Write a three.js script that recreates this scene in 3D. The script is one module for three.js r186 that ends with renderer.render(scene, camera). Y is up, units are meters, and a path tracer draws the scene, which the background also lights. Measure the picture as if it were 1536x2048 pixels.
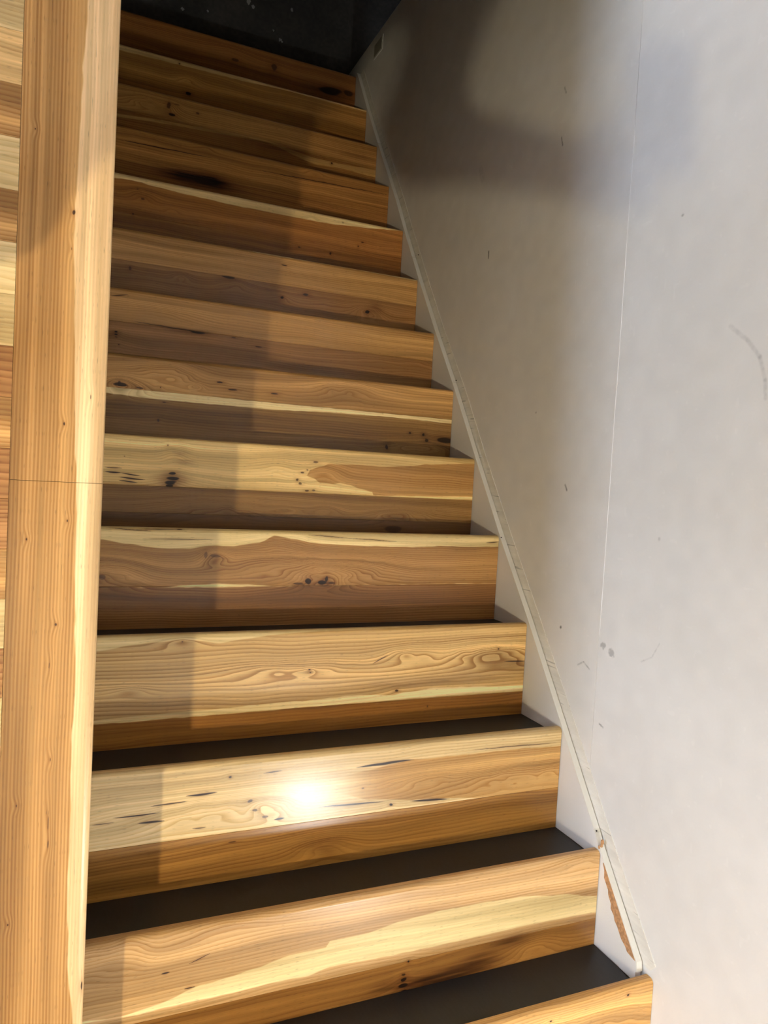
import * as THREE from 'three';
import { RectAreaLightUniformsLib } from 'three/addons/lights/RectAreaLightUniformsLib.js';
import { RoundedBoxGeometry } from 'three/addons/geometries/RoundedBoxGeometry.js';
import { MarchingCubes } from 'three/addons/objects/MarchingCubes.js';
import { mergeGeometries, toCreasedNormals } from 'three/addons/utils/BufferGeometryUtils.js';

// ---------------------------------------------------------------- camera, sky, exposure
// World: the finished upstairs floor is y = 0, the stair wall is the plane x = 0.022,
// the flight goes down towards -z. The photographer stands beside the opening and looks down.
const scene = new THREE.Scene();
const camera = new THREE.PerspectiveCamera(70.13, 1536 / 2048, 0.01, 60);
camera.position.set(-1.3318, 1.3198, -1.2126);
{
  const right = new THREE.Vector3(0.919365, 0.389454, -0.055622);
  const up = new THREE.Vector3(-0.033235, -0.063993, -0.997397);
  const back = new THREE.Vector3(-0.392, 0.91882, -0.045889);
  camera.quaternion.setFromRotationMatrix(new THREE.Matrix4().makeBasis(right, up, back));
}
scene.add(camera);
scene.background = new THREE.Color().setRGB(14.8, 16.9, 20.8);   // even overcast daylight outside the window

RectAreaLightUniformsLib.init();
const renderer = new THREE.WebGLRenderer();
renderer.toneMapping = THREE.LinearToneMapping;
renderer.toneMappingExposure = 1.0;
renderer.shadowMap.enabled = true;

// ---------------------------------------------------------------- helpers
let seedState = 7;
const rnd = () => { seedState = (seedState * 1664525 + 1013904223) >>> 0; return seedState / 4294967296; };
const clamp = (v, a = 0, b = 1) => v < a ? a : v > b ? b : v;
const smooth = (a, b, v) => { const t = clamp((v - a) / (b - a)); return t * t * (3 - 2 * t); };
const lerp = (a, b, t) => a + (b - a) * t;
function hash(x, y, s) {
  let h = Math.imul(x, 374761393) ^ Math.imul(y, 668265263) ^ Math.imul(s, 974711);
  h = Math.imul(h ^ (h >>> 13), 1274126177);
  return ((h ^ (h >>> 16)) >>> 0) / 4294967296;
}
function noise(x, y, s = 1) {                       // value noise, 0..1
  const xi = Math.floor(x), yi = Math.floor(y);
  let fx = x - xi, fy = y - yi;
  fx = fx * fx * (3 - 2 * fx); fy = fy * fy * (3 - 2 * fy);
  const a = hash(xi, yi, s), b = hash(xi + 1, yi, s), c = hash(xi, yi + 1, s), d = hash(xi + 1, yi + 1, s);
  return a + (b - a) * fx + (c - a) * fy + (a - b - c + d) * fx * fy;
}
const fbm = (x, y, s) => 0.55 * noise(x, y, s) + 0.3 * noise(x * 2.1, y * 2.1, s + 11) + 0.15 * noise(x * 4.3, y * 4.3, s + 23);
function poly(pts, x) {                             // height of a polyline at x
  if (x <= pts[0][0]) return pts[0][1];
  for (let i = 1; i < pts.length; i++) if (x <= pts[i][0]) {
    const [x0, y0] = pts[i - 1], [x1, y1] = pts[i], t = (x - x0) / (x1 - x0 || 1), m = t * t * (3 - 2 * t);
    return y0 + (y1 - y0) * (0.5 * t + 0.5 * m);
  }
  return pts[pts.length - 1][1];
}
function texture(W, H, fill, srgb = true) {         // fill(u, v, out) with u, v in 0..1, v up
  const data = new Uint8Array(W * H * 4), out = [0, 0, 0];
  for (let j = 0, o = 0; j < H; j++) for (let i = 0; i < W; i++, o += 4) {
    fill((i + 0.5) / W, (j + 0.5) / H, out);
    data[o] = clamp(out[0], 0, 255); data[o + 1] = clamp(out[1], 0, 255); data[o + 2] = clamp(out[2], 0, 255); data[o + 3] = 255;
  }
  const t = new THREE.DataTexture(data, W, H, THREE.RGBAFormat);
  t.magFilter = t.minFilter = THREE.LinearFilter;
  t.wrapS = t.wrapT = THREE.RepeatWrapping;
  if (srgb) t.colorSpace = THREE.SRGBColorSpace;
  t.needsUpdate = true;
  return t;
}
const taken = new Map();
function numbered(name) { const n = taken.get(name) || 0; taken.set(name, n + 1); return n ? `${name}_${String(n).padStart(3, '0')}` : name; }
function mesh(name, geometry, material, parent = scene) {
  const m = new THREE.Mesh(geometry, material);
  m.name = parent === scene ? numbered(name) : name;
  m.castShadow = m.receiveShadow = true;
  parent.add(m);
  return m;
}
function group(name, parent = scene) { const g = new THREE.Group(); g.name = parent === scene ? numbered(name) : name; parent.add(g); return g; }
function structure(o, label) { o.userData.kind = 'structure'; if (label) o.userData.label = label; return o; }
function tag(o, label, category, grp) { o.userData.label = label; o.userData.category = category; if (grp) o.userData.group = grp; return o; }
function box(x0, x1, y0, y1, z0, z1) {              // uv in metres
  const g = new THREE.BoxGeometry(x1 - x0, y1 - y0, z1 - z0);
  g.translate((x0 + x1) / 2, (y0 + y1) / 2, (z0 + z1) / 2);
  const p = g.attributes.position, n = g.attributes.normal, uv = g.attributes.uv;
  for (let i = 0; i < p.count; i++) {
    const ax = Math.abs(n.getX(i)), ay = Math.abs(n.getY(i));
    if (ay > 0.5) uv.setXY(i, p.getX(i), p.getZ(i)); else if (ax > 0.5) uv.setXY(i, p.getZ(i), p.getY(i)); else uv.setXY(i, p.getX(i), p.getY(i));
  }
  return g;
}
// Sweeps a closed profile [[a, b, va], ...] (a = depth, b = height, va = texture coordinate of the point) along x; the profile runs counter-clockwise seen from +x looking to -x
function sweep(profile, x0, x1, uvOf, crease = 0.7) {
  const pos = [], uv = [], n = profile.length;
  const P = (x, q) => { pos.push(x, q[1], q[0]); uv.push(...uvOf(x, q[2])); };
  for (let i = 0; i < n; i++) {
    const a = profile[i], b = profile[(i + 1) % n];
    const b2 = [b[0], b[1], i === n - 1 ? a[2] : b[2]];
    P(x0, a); P(x1, a); P(x1, b2); P(x0, a); P(x1, b2); P(x0, b2);
  }
  const c = THREE.ShapeUtils.triangulateShape(profile.map(q => new THREE.Vector2(q[0], q[1])), []);
  for (const [i, j, k] of c) {
    for (const q of [i, j, k]) P(x1, profile[q]);
    for (const q of [k, j, i]) P(x0, profile[q]);
  }
  const g = new THREE.BufferGeometry();
  g.setAttribute('position', new THREE.Float32BufferAttribute(pos, 3));
  g.setAttribute('uv', new THREE.Float32BufferAttribute(uv, 2));
  return toCreasedNormals(g, crease);
}

// ---------------------------------------------------------------- wood
// A board face drawn in metres: x along the grain, d across it. planks = [{ to(x), base, line, freq, wave, contrast }] from the front edge backwards.
const DARK = [34, 17, 9];
function woodFace(W, H, x0, x1, d0, d1, planks, f, seed) {
  const eyes = f.eyes || [], knots = f.knots || [], streaks = f.streaks || [], stains = f.stains || [], sap = f.sap || [], heart = f.heart || [];
  const aspect = 0.16;
  return texture(W, H, (u, v, out) => {
    const x = x0 + (x1 - x0) * u, d = d0 + (d1 - d0) * v;
    let pi = 0; while (pi < planks.length - 1 && d > planks[pi].to(x)) pi++;
    const p = planks[pi], s = seed + pi * 31;
    // grain field
    let w = d + p.wave * (fbm(x * 1.3, d * 5, s) - 0.5) + p.wave * 0.12 * (noise(x * 9, d * 22, s + 3) - 0.5);
    let swirl = 0;
    for (const e of eyes) {
      const ex = (x - e[0]) / e[2], ed = (d - e[1]) / e[3], r = ex * ex + ed * ed;
      if (r < 9) { const g = Math.exp(-r * 0.9) * (1 + 0.35 * (noise(x * 26, d * 60, s + 5) - 0.5)); w += e[4] * 0.024 * g; swirl = Math.max(swirl, g); }
    }
    for (const e of knots) {
      const ex = (x - e[0]) / (e[2] * 2.6 + 0.008), ed = (d - e[1]) / (e[3] * 2.6 + 0.005), r = ex * ex + ed * ed;
      if (r < 6) w += 0.006 * e[4] * Math.exp(-r);
    }
    const ph = w * p.freq, t = ph - Math.floor(ph);
    let ring = p.soft ? 0.5 - 0.5 * Math.cos(t * 6.2832) : Math.pow(t, 2.2) * (1 - smooth(0.9, 1, t));
    ring *= 0.2 + 1.1 * noise(x * 1.1 + 9, ph * 0.61, s + 7);
    const broad = fbm(x * 0.9, w * 30, s + 13) - 0.5 + 0.5 * (noise(x * 1.8, w * 105, s + 15) - 0.5);
    const fibre = noise(x * 26, d * 950, s + 17) - 0.5, fibre2 = noise(x * 7, d * 380, s + 19) - 0.5;
    // sap and heart wood
    let c0 = p.base[0], c1 = p.base[1], c2 = p.base[2], l = p.line, ct = p.contrast;
    let m = 0;
    const jit = 0.0022 * (noise(x * 40, d * 90, s + 29) - 0.5);
    for (const r of sap) m = Math.max(m, smooth(-0.0016, 0.0016, Math.min(d + jit - poly(r[0], x), poly(r[1], x) - d + jit)));
    if (pi === (f.sapPlank === undefined ? pi : f.sapPlank) && m > 0) { const q = f.sapColor; c0 = lerp(c0, q[0], m); c1 = lerp(c1, q[1], m); c2 = lerp(c2, q[2], m); ct = lerp(ct, ct * 0.35, m); }
    if (pi === 0 && heart.length) {
      let h = 0;
      for (const r of heart) h = Math.max(h, smooth(-0.0018, 0.0018, Math.min(d + jit - poly(r[0], x), poly(r[1], x) - d + jit)) * smooth(r[0][0][0] - 0.002, r[0][0][0] + (f.heartFade || 0.004), x));
      const q = f.heartColor; c0 = lerp(c0, q[0], h); c1 = lerp(c1, q[1], h); c2 = lerp(c2, q[2], h); ct = lerp(ct, ct * 1.3, h);
    }
    let k = 1 + 0.38 * broad + 0.05 * fibre + 0.05 * fibre2;
    c0 *= k; c1 *= k * (1 + 0.05 * broad); c2 *= k * (1 + 0.16 * broad);
    const a = clamp(ring * ct * 0.98 * (1 + 0.35 * swirl), 0, 0.9);
    c0 = lerp(c0, c0 * l[0], a); c1 = lerp(c1, c1 * l[1], a); c2 = lerp(c2, c2 * l[2], a);
    // open pores: short dark dashes along the grain
    const pore = noise(x * 55, d * 1500, s + 37);
    if (pore > 0.86) { const q = 1 - 0.22 * (pore - 0.86) / 0.14; c0 *= q; c1 *= q; c2 *= q; }
    for (const e of stains) {
      const ex = (x - e[0]) / e[2], ed = (d - e[1]) / e[3], r = ex * ex + ed * ed;
      if (r < 5) { const q = e[4] * Math.exp(-r) * (0.35 + 1.0 * noise(x * 14, d * 240, s + 41)); c0 *= 1 - 0.62 * clamp(q); c1 *= 1 - 0.74 * clamp(q); c2 *= 1 - 0.82 * clamp(q); }
    }
    for (const e of streaks) {
      const dx = e[2] - e[0], tt = (x - e[0]) / (dx || 1e-4);
      if (tt > -0.05 && tt < 1.05) {
        const q = clamp(tt), cd = lerp(e[1], e[3], q) + 0.0015 * (noise(x * 30, 3, s + 43) - 0.5), hw = e[4] * 0.5 * Math.pow(Math.sin(Math.PI * clamp(q, 0.02, 0.98)), 0.7);
        const mm = (1 - smooth(hw * 0.55, hw * 1.05 + 0.0003, Math.abs(d - cd))) * smooth(-0.05, 0.02, tt) * (1 - smooth(0.98, 1.05, tt)) * 0.92;
        const halo = 0.25 * Math.exp(-Math.pow((d - cd) / (hw + 0.003), 2)) * Math.sin(Math.PI * clamp(tt));
        c0 = lerp(c0 * (1 - 0.5 * halo), DARK[0], mm); c1 = lerp(c1 * (1 - 0.7 * halo), DARK[1], mm); c2 = lerp(c2 * (1 - 0.8 * halo), DARK[2], mm);
      }
    }
    for (const e of knots) {
      if (!e[4]) continue;
      const ex = (x - e[0]) / e[2], ed = (d - e[1]) / e[3];
      if (ex * ex + ed * ed < 12) {
        const r = Math.sqrt(ex * ex + ed * ed) + 0.55 * (noise(x * Math.min(160, 0.8 / e[2]), d * Math.min(260, 1.2 / e[3]), s + 47) - 0.5);
        const mm = e[4] * (1 - smooth(0.65, 1.05, r)), halo = 0.35 * e[4] * Math.exp(-r * r * 0.28);
        c0 = lerp(c0 * (1 - 0.5 * halo), DARK[0], mm); c1 = lerp(c1 * (1 - 0.68 * halo), DARK[1], mm); c2 = lerp(c2 * (1 - 0.8 * halo), DARK[2], mm);
      }
    }
    out[0] = c0; out[1] = c1; out[2] = c2;
  });
}
const fibreBump = texture(1024, 1024, (u, v, out) => {   // 0.5 m of lacquered grain: soft ripple and pores
  const x = u * 0.5, d = v * 0.5;
  const k = 128 + 60 * (noise(x * 60, d * 420, 71) - 0.5) + 46 * (noise(x * 150, d * 900, 73) - 0.5) + 50 * (noise(x * 260, d * 300, 77) - 0.5);
  out[0] = out[1] = out[2] = k;
}, false);
function woodMaterial(map, bumpRepeat = 2) {
  const b = fibreBump.clone(); b.repeat.set(bumpRepeat, bumpRepeat); b.needsUpdate = true;
  return new THREE.MeshPhysicalMaterial({ map, roughness: 0.5, clearcoat: 0.7, clearcoatRoughness: 0.23, specularIntensity: 0.4, bumpMap: b, bumpScale: 0.00035 });
}

// ---------------------------------------------------------------- plain materials
const paintNoise = texture(1024, 1024, (u, v, out) => {  // roller stipple
  const k = 128 + 70 * (noise(u * 180, v * 180, 5) - 0.5) + 50 * (noise(u * 420, v * 420, 9) - 0.5);
  out[0] = out[1] = out[2] = k;
}, false);
paintNoise.repeat.set(1.6, 1.6);
const roomPaint = new THREE.MeshStandardMaterial({ color: new THREE.Color().setRGB(0.66, 0.62, 0.55), roughness: 0.8 });
const wallPaint = new THREE.MeshStandardMaterial({ color: new THREE.Color().setRGB(0.78, 0.77, 0.75), roughness: 0.62, bumpMap: paintNoise, bumpScale: 0.0003 });
const ceilingPaint = new THREE.MeshStandardMaterial({ color: new THREE.Color().setRGB(0.7, 0.68, 0.63), roughness: 0.9 });
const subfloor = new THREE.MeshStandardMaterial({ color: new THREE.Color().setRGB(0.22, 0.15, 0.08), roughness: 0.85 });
const blackPaint = new THREE.MeshStandardMaterial({
  map: texture(1024, 256, (u, v, o) => { const k = 1 + 0.25 * (fbm(u * 9, v * 3, 3) - 0.5) + 0.2 * (noise(u * 300, v * 60, 8) - 0.5); o[0] = 30 * k; o[1] = 30 * k; o[2] = 31 * k; }),
  roughness: 0.5, bumpMap: paintNoise, bumpScale: 0.0002
});
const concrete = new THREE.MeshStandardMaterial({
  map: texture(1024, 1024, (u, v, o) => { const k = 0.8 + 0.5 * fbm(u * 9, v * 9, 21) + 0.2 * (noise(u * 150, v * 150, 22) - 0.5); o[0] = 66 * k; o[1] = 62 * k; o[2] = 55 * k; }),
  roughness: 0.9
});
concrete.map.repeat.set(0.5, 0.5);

// ---------------------------------------------------------------- stair geometry
// Front edge of each tread, [height, z]; the last entry is the landing.
const NOSE = { 1: [-2.5181, -3.3767], 2: [-2.3241, -3.1154], 3: [-2.1437, -2.8603], 4: [-1.9572, -2.602], 5: [-1.7607, -2.3384], 6: [-1.5716, -2.075], 7: [-1.3812, -1.8147], 8: [-1.1838, -1.566], 9: [-0.9895, -1.3011], 10: [-0.7944, -1.0398], 11: [-0.5986, -0.7808], 12: [-0.3899, -0.5166], 13: [-0.1937, -0.2472], 14: [0.0, -0.0163] };
const LEFT = -1.312, RIGHT = -0.0015, EDGE = -1.2868, WALL = 0.0235, CELLAR = -2.712, CEIL = 2.56, HEADER = -2.64;

// ---------------------------------------------------------------- room shell
const PZ = -1.8793, PW = 0.08149, BOARD_IN = -1.4285;
const floor = structure(group('floor'), 'upstairs hickory plank floor with a rounded board along the stair opening');
mesh('subfloor', mergeGeometries([
  box(-5.75, LEFT - 0.02, -0.3, -0.0205, -7.7, 4.5), box(LEFT - 0.02, WALL, -0.3, -0.0205, -7.7, HEADER), box(LEFT - 0.02, WALL, -0.3, -0.03, 0.03, 4.5)]), subfloor, floor);

const PLANK_LOOK = {
  pale: { base: [236, 205, 146], line: [0.86, 0.78, 0.66], freq: 130, wave: 0.06, contrast: 0.8 },
  tan: { base: [216, 174, 112], line: [0.82, 0.74, 0.6], freq: 150, wave: 0.05, contrast: 0.8 },
  orange: { base: [202, 152, 90], line: [0.8, 0.7, 0.55], freq: 150, wave: 0.05, contrast: 0.9 },
  brown: { base: [168, 118, 68], line: [0.66, 0.55, 0.42], freq: 150, wave: 0.06, contrast: 1.0 },
};
const floorMaterials = {};
{
  let s = 300;
  for (const k of Object.keys(PLANK_LOOK)) floorMaterials[k] = [0, 1].map(i => {
    s += 17;
    const eyes = []; for (let q = 0; q < 6; q++) eyes.push([0.14 + 0.22 * q + 0.08 * rnd(), 0.02 + 0.05 * rnd(), 0.05 + 0.06 * rnd(), 0.016 + 0.02 * rnd(), 0.5 + rnd()]);
    const knots = [[0.3 + 0.6 * rnd(), 0.02 + 0.04 * rnd(), 0.004, 0.003, 0.8]];
    return woodMaterial(woodFace(1536, 96, 0, 1.4, 0, PW, [{ ...PLANK_LOOK[k], to: () => 9 }], { eyes, knots }, s), 2);
  });
}
function plankGeometry(length) {                      // top face at y = 0, small bevels at the long edges
  const t = 0.02, b = 0.0007, w = PW - 0.0003;
  const prof = [[0, -t, 0], [w, -t, 1], [w, -b, 1], [w - b, 0, 0.99], [b, 0, 0.01], [0, -b, 0]];
  return sweep(prof, -length, 0, (x, v) => [-x / 1.4, v], 0.3);
}
{
  const order = ['pale', 'tan', 'orange', 'pale', 'orange', 'pale', 'pale', 'brown', 'orange', 'brown', 'brown', 'orange', 'pale', 'brown', 'pale', 'tan', 'orange', 'pale', 'brown', 'tan'];
  const lengths = [0.5, 0.72, 0.94, 1.16, 1.38].map(plankGeometry), long = plankGeometry(1.38);
  for (let r = -15; r < 56; r++) {
    const z = PZ + (r - 1) * PW, kind = order[((r % 20) + 20) % 20];
    const onLanding = z > 0.12;
    let x = onLanding ? WALL - 0.002 : BOARD_IN, i = 0;
    if (!onLanding && z + PW > -0.02 && z < 0.126) { /* rows beside the landing board */ }
    while (x > -2.95) {
      const g = i === 0 ? lengths[((r * 3) % 5 + 5) % 5] : long, L = i === 0 ? [0.5, 0.72, 0.94, 1.16, 1.38][((r * 3) % 5 + 5) % 5] : 1.38;
      const kk = i === 0 && !onLanding ? kind : order[(((r * 7 + i * 5) % 20) + 20) % 20];
      const m = mesh('plank', g, floorMaterials[kk][((r + i) % 2 + 2) % 2], floor);
      m.position.set(x, 0, z);
      x -= L + 0.0003; i++;
    }
  }
  const field = mergeGeometries([box(-5.75, -2.95, -0.0205, -0.001, -7.7, 4.5), box(-2.95, WALL, -0.0205, -0.001, PZ + 55 * PW, 4.5), box(-2.95, BOARD_IN, -0.0205, -0.001, -7.7, PZ - 16 * PW), box(BOARD_IN, WALL, -0.0205, -0.001, -7.7, HEADER)]);
  for (let i = 0, q = field.attributes.uv; i < q.count; i++) q.setXY(i, -q.getX(i) / 1.4, (q.getY(i) - PZ) / PW);
  mesh('plank_field', field, floorMaterials.tan[0], floor);
}
// rounded boards along the opening: grain runs with the edge
const boardSap = [[-1.9556, -1.3368], [-1.8884, -1.3383], [-1.8468, -1.3406], [-1.7658, -1.3419], [-1.6973, -1.3423], [-1.6562, -1.3441], [-1.6288, -1.3453], [-1.5605, -1.3452], [-1.4642, -1.3408], [-1.3952, -1.3382], [-1.2551, -1.3326], [-1.1848, -1.3295], [-1.113, -1.3265], [-1.0273, -1.326], [-0.9697, -1.3233], [-0.8236, -1.3192], [-0.7403, -1.3219], [-0.6099, -1.3191], [-0.4783, -1.3188], [-0.3446, -1.3144], [-0.2362, -1.3028]];
{
  const sapEdge = boardSap.map(([z, x]) => [z, EDGE - x]);         // distance from the rounded edge
  const holes = [[-1.617, -1.347, 0.006, 0.004], [-1.736, -1.407, 0.002, 0.0015], [-1.273, -1.35, 0.0035, 0.002], [-1.321, -1.311, 0.006, 0.001], [-1.113, -1.34, 0.0035, 0.002], [-1.081, -1.4, 0.003, 0.002], [-0.939, -1.352, 0.003, 0.003], [-0.6, -1.353, 0.02, 0.001], [-0.709, -1.353, 0.004, 0.001], [-0.562, -1.352, 0.01, 0.0015], [-0.636, -1.402, 0.003, 0.002], [-0.434, -1.409, 0.003, 0.002], [-0.299, -1.29, 0.012, 0.003], [-0.87, -1.36, 0.008, 0.0008], [-1.558, -1.348, 0.004, 0.001]];
  const f = { sap: [[[[-4, -0.04], [0, -0.04]], sapEdge]], sapColor: [228, 190, 138], eyes: [], knots: holes.map(([z, x, a, b]) => [z, EDGE - x, a * 0.7, b * 0.6, 0.7]) };
  const look = { base: [188, 141, 82], line: [0.74, 0.64, 0.5], freq: 190, wave: 0.012, contrast: 0.62, soft: true, to: () => 9 };
  const z0 = -2.05, z1 = -0.015;
  const map = woodFace(2048, 512, z0, z1, -0.03, 0.145, [look], f, 900);
  const mat = woodMaterial(map, 3);
  const w = EDGE - BOARD_IN - 0.0004, t = 0.03, r = 0.011;
  const prof = [];                                     // [depth from the inner edge, height, distance from the outer edge]
  prof.push([0, -t, w], [w - 0.004, -t, -0.03]);
  for (let i = 0; i <= 3; i++) { const a = -Math.PI / 2 + i * Math.PI / 6; prof.push([w - 0.004 + 0.004 * Math.cos(a), -t + 0.004 + 0.004 * Math.sin(a), -0.027]); }
  for (let i = 0; i <= 8; i++) { const a = i * Math.PI / 16; prof.push([w - r + r * Math.cos(a), -r + r * Math.sin(a), r - r * (Math.PI / 2 - a) * 1.0 - 0.0]); }
  prof.push([w - r - 0.0012, 0, r + 0.0012], [0.0019, 0, w - 0.0019], [0.0007, 0, w - 0.0007], [0, -0.0007, w]);
  for (const [a, b] of [[HEADER, -1.1775], [-1.1768, 0.1576]]) {
    // sweep runs along x with depth on z: turn it so the run lies along z and the depth points to +x
    const g = sweep(prof, -b, -a, (x, v) => [(-x - z0) / (z1 - z0), (v + 0.03) / 0.175], 0.5);
    g.rotateY(Math.PI / 2); g.translate(EDGE - w, 0, 0);
    const m = mesh('edge_board', g, mat, floor);
    m.userData.label = 'wide two-tone hickory board with a rounded edge';
  }
}
// right wall: drywall sheets with a taped joint
const marks = (() => {
  const y0 = -2.75, y1 = 0.95, z0 = -3.6, z1 = 0.6, lines = [
    [[-1.60, 0.08], [-1.561, 0.13], [-1.52, 0.165], [-1.468, 0.183], [-1.43, 0.187], 0.007, 0.07], [[-0.78, -0.12], [-0.80, -0.085], [-0.839, -0.063], 0.002, 0.1],
    [[-0.707, -0.37], [-0.722, -0.345], [-0.708, -0.318], 0.003, 0.2], [[-1.223, -0.484], [-1.208, -0.475], 0.004, 0.4], [[-0.57, -0.261], [-0.565, -0.246], 0.003, 0.3], [[-2.055, -1.023], [-2.03, -1.022], 0.004, 0.5],
    [[-1.30, -0.98], [-1.31, -0.97], 0.004, 0.2], [[-2.45, -0.62], [-2.43, -0.61], 0.004, 0.25], [[-2.30, -0.62], [-2.27, -0.61], 0.003, 0.35], [[-2.38, -1.12], [-2.34, -1.1], 0.02, 0.05]];
  const spots = [[-0.787, -0.269, 0.011, 0.2], [-0.775, -0.233, 0.012, 0.2], [-0.798, -0.46, 0.005, 0.45], [-0.064, -0.028, 0.005, 0.85], [-1.9, -0.09, 0.004, 0.2], [-1.45, -0.66, 0.003, 0.3], [-1.1, -0.09, 0.006, 0.1], [-0.03, -0.05, 0.008, 0.3]];
  return texture(1536, 1408, (u, v, o) => {
    const z = z0 + (z1 - z0) * u, y = y0 + (y1 - y0) * v;
    let k = 1 + 0.02 * (fbm(z * 3, y * 3, 61) - 0.5) + 0.025 * (noise(z * 25, y * 25, 63) - 0.5), warm = 0;
    const drip = noise(z * 60, y * 60, 67); if (drip > 0.93) k += 0.012;
    for (const l of lines) {
      const wd = l[l.length - 2], dk = l[l.length - 1];
      for (let i = 0; i + 3 < l.length; i++) {
        const [az, ay] = l[i], [bz, by] = l[i + 1], dz = bz - az, dy = by - ay, t = clamp(((z - az) * dz + (y - ay) * dy) / (dz * dz + dy * dy));
        const q = Math.hypot(z - az - t * dz, y - ay - t * dy);
        if (q < wd * 1.5) k *= 1 - dk * (1 - smooth(0.3 * wd, wd, q)) * (0.4 + 0.9 * noise(z * 160, y * 160, 68));
      }
    }
    for (const [sz, sy, r, dk] of spots) { const q = Math.hypot(z - sz, y - sy) / r + 0.8 * (noise(z * 180, y * 180, 69) - 0.5); if (q < 1.4) k *= 1 - dk * (1 - smooth(0.6, 1.1, q)); }
    o[0] = 229 * k; o[1] = 227 * k; o[2] = 223 * k;
  });
})();
const wallRightPaint = new THREE.MeshStandardMaterial({ map: marks, roughness: 0.6, bumpMap: paintNoise, bumpScale: 0.0003 });
const wallRight = structure(group('wall_right'), 'white painted drywall beside the stairs with scuff marks');
function wallPanel(y0, y1, z0, z1, x, mat) {
  const g = box(x, 0.15, y0, y1, z0, z1), p = g.attributes.position, uv = g.attributes.uv;
  if (mat === wallRightPaint) for (let i = 0; i < p.count; i++) uv.setXY(i, (p.getZ(i) + 3.6) / 4.2, (p.getY(i) + 2.75) / 3.7);
  mesh('drywall_sheet', g, mat, wallRight);
}
wallPanel(CELLAR, -0.2875, -3.485, 0.58, WALL - 0.0006, wallRightPaint);
wallPanel(-0.2865, 0.94, -3.485, 0.58, WALL, wallRightPaint);
wallPanel(0.9405, CEIL, -3.485, 0.58, WALL, wallPaint);
wallPanel(-0.3, CEIL, 0.5805, 4.5, WALL, wallPaint);
wallPanel(CELLAR, -0.3, 0.5805, 4.5, WALL, wallPaint);
wallPanel(-0.3, CEIL, -7.7, -3.4855, WALL, wallPaint);
{ // ridge of joint compound left along the tape
  const prof = [[0, -0.0016, 0], [0, 0.0016, 0], [0.0016, 0.0004, 0]];
  const pos = []; const N = 60;
  const g = new THREE.CylinderGeometry(0.0013, 0.0013, 1.37, 6, N); g.rotateX(Math.PI / 2); g.translate(WALL - 0.0002, -0.2868, -1.515);
  const p = g.attributes.position;
  for (let i = 0; i < p.count; i++) { const z = p.getZ(i); p.setY(i, p.getY(i) + 0.002 * (noise(z * 5, 1, 4) - 0.5)); }
  g.computeVertexNormals();
  mesh('joint_ridge', g, wallPaint, wallRight);
}
const wallLeft = structure(group('wall_left'), 'far left room wall with a window opening');
const WX = -5.75, WY0 = 0.8, WY1 = 2.08, WZ0 = -2.9, WZ1 = 0.1;
mesh('wall_body', mergeGeometries([box(WX - 0.15, WX, -0.3, WY0, -7.7, 4.5), box(WX - 0.15, WX, WY1, CEIL, -7.7, 4.5), box(WX - 0.15, WX, WY0, WY1, -7.7, WZ0), box(WX - 0.15, WX, WY0, WY1, WZ1, 4.5)]), roomPaint, wallLeft);
const win = structure(group('window_1'), 'wide white framed window in the far left wall');
const white = new THREE.MeshStandardMaterial({ color: new THREE.Color().setRGB(0.75, 0.75, 0.74), roughness: 0.45 });
mesh('window_frame', mergeGeometries([box(WX - 0.1, WX - 0.04, WY0, WY0 + 0.05, WZ0, WZ1), box(WX - 0.1, WX - 0.04, WY1 - 0.05, WY1, WZ0, WZ1), box(WX - 0.1, WX - 0.04, WY0, WY1, WZ0, WZ0 + 0.05), box(WX - 0.1, WX - 0.04, WY0, WY1, WZ1 - 0.05, WZ1), box(WX - 0.1, WX - 0.04, WY0, WY1, -1.425, -1.375)]), white, win);
const glass = new THREE.MeshPhysicalMaterial({ color: 0xffffff, transmission: 1, roughness: 0, thickness: 0, ior: 1.5 });
for (const [a, b] of [[WZ0 + 0.05, -1.425], [-1.375, WZ1 - 0.05]]) { const g = new THREE.PlaneGeometry(b - a, WY1 - WY0 - 0.1); g.rotateY(Math.PI / 2); g.translate(WX - 0.07, (WY0 + WY1) / 2, (a + b) / 2); mesh('window_pane', g, glass, win); }
structure(mesh('wall_back', box(-5.9, 0.15, CELLAR, CEIL, 4.5, 4.65), roomPaint), 'room wall behind the landing');
structure(mesh('wall_front', box(-5.9, 0.15, -0.3, CEIL, -7.85, -7.7), roomPaint), 'room wall beyond the stair opening');
structure(mesh('ceiling', box(-5.9, 0.15, CEIL, CEIL + 0.15, -7.85, 4.65), ceilingPaint), 'flat white ceiling');
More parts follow.
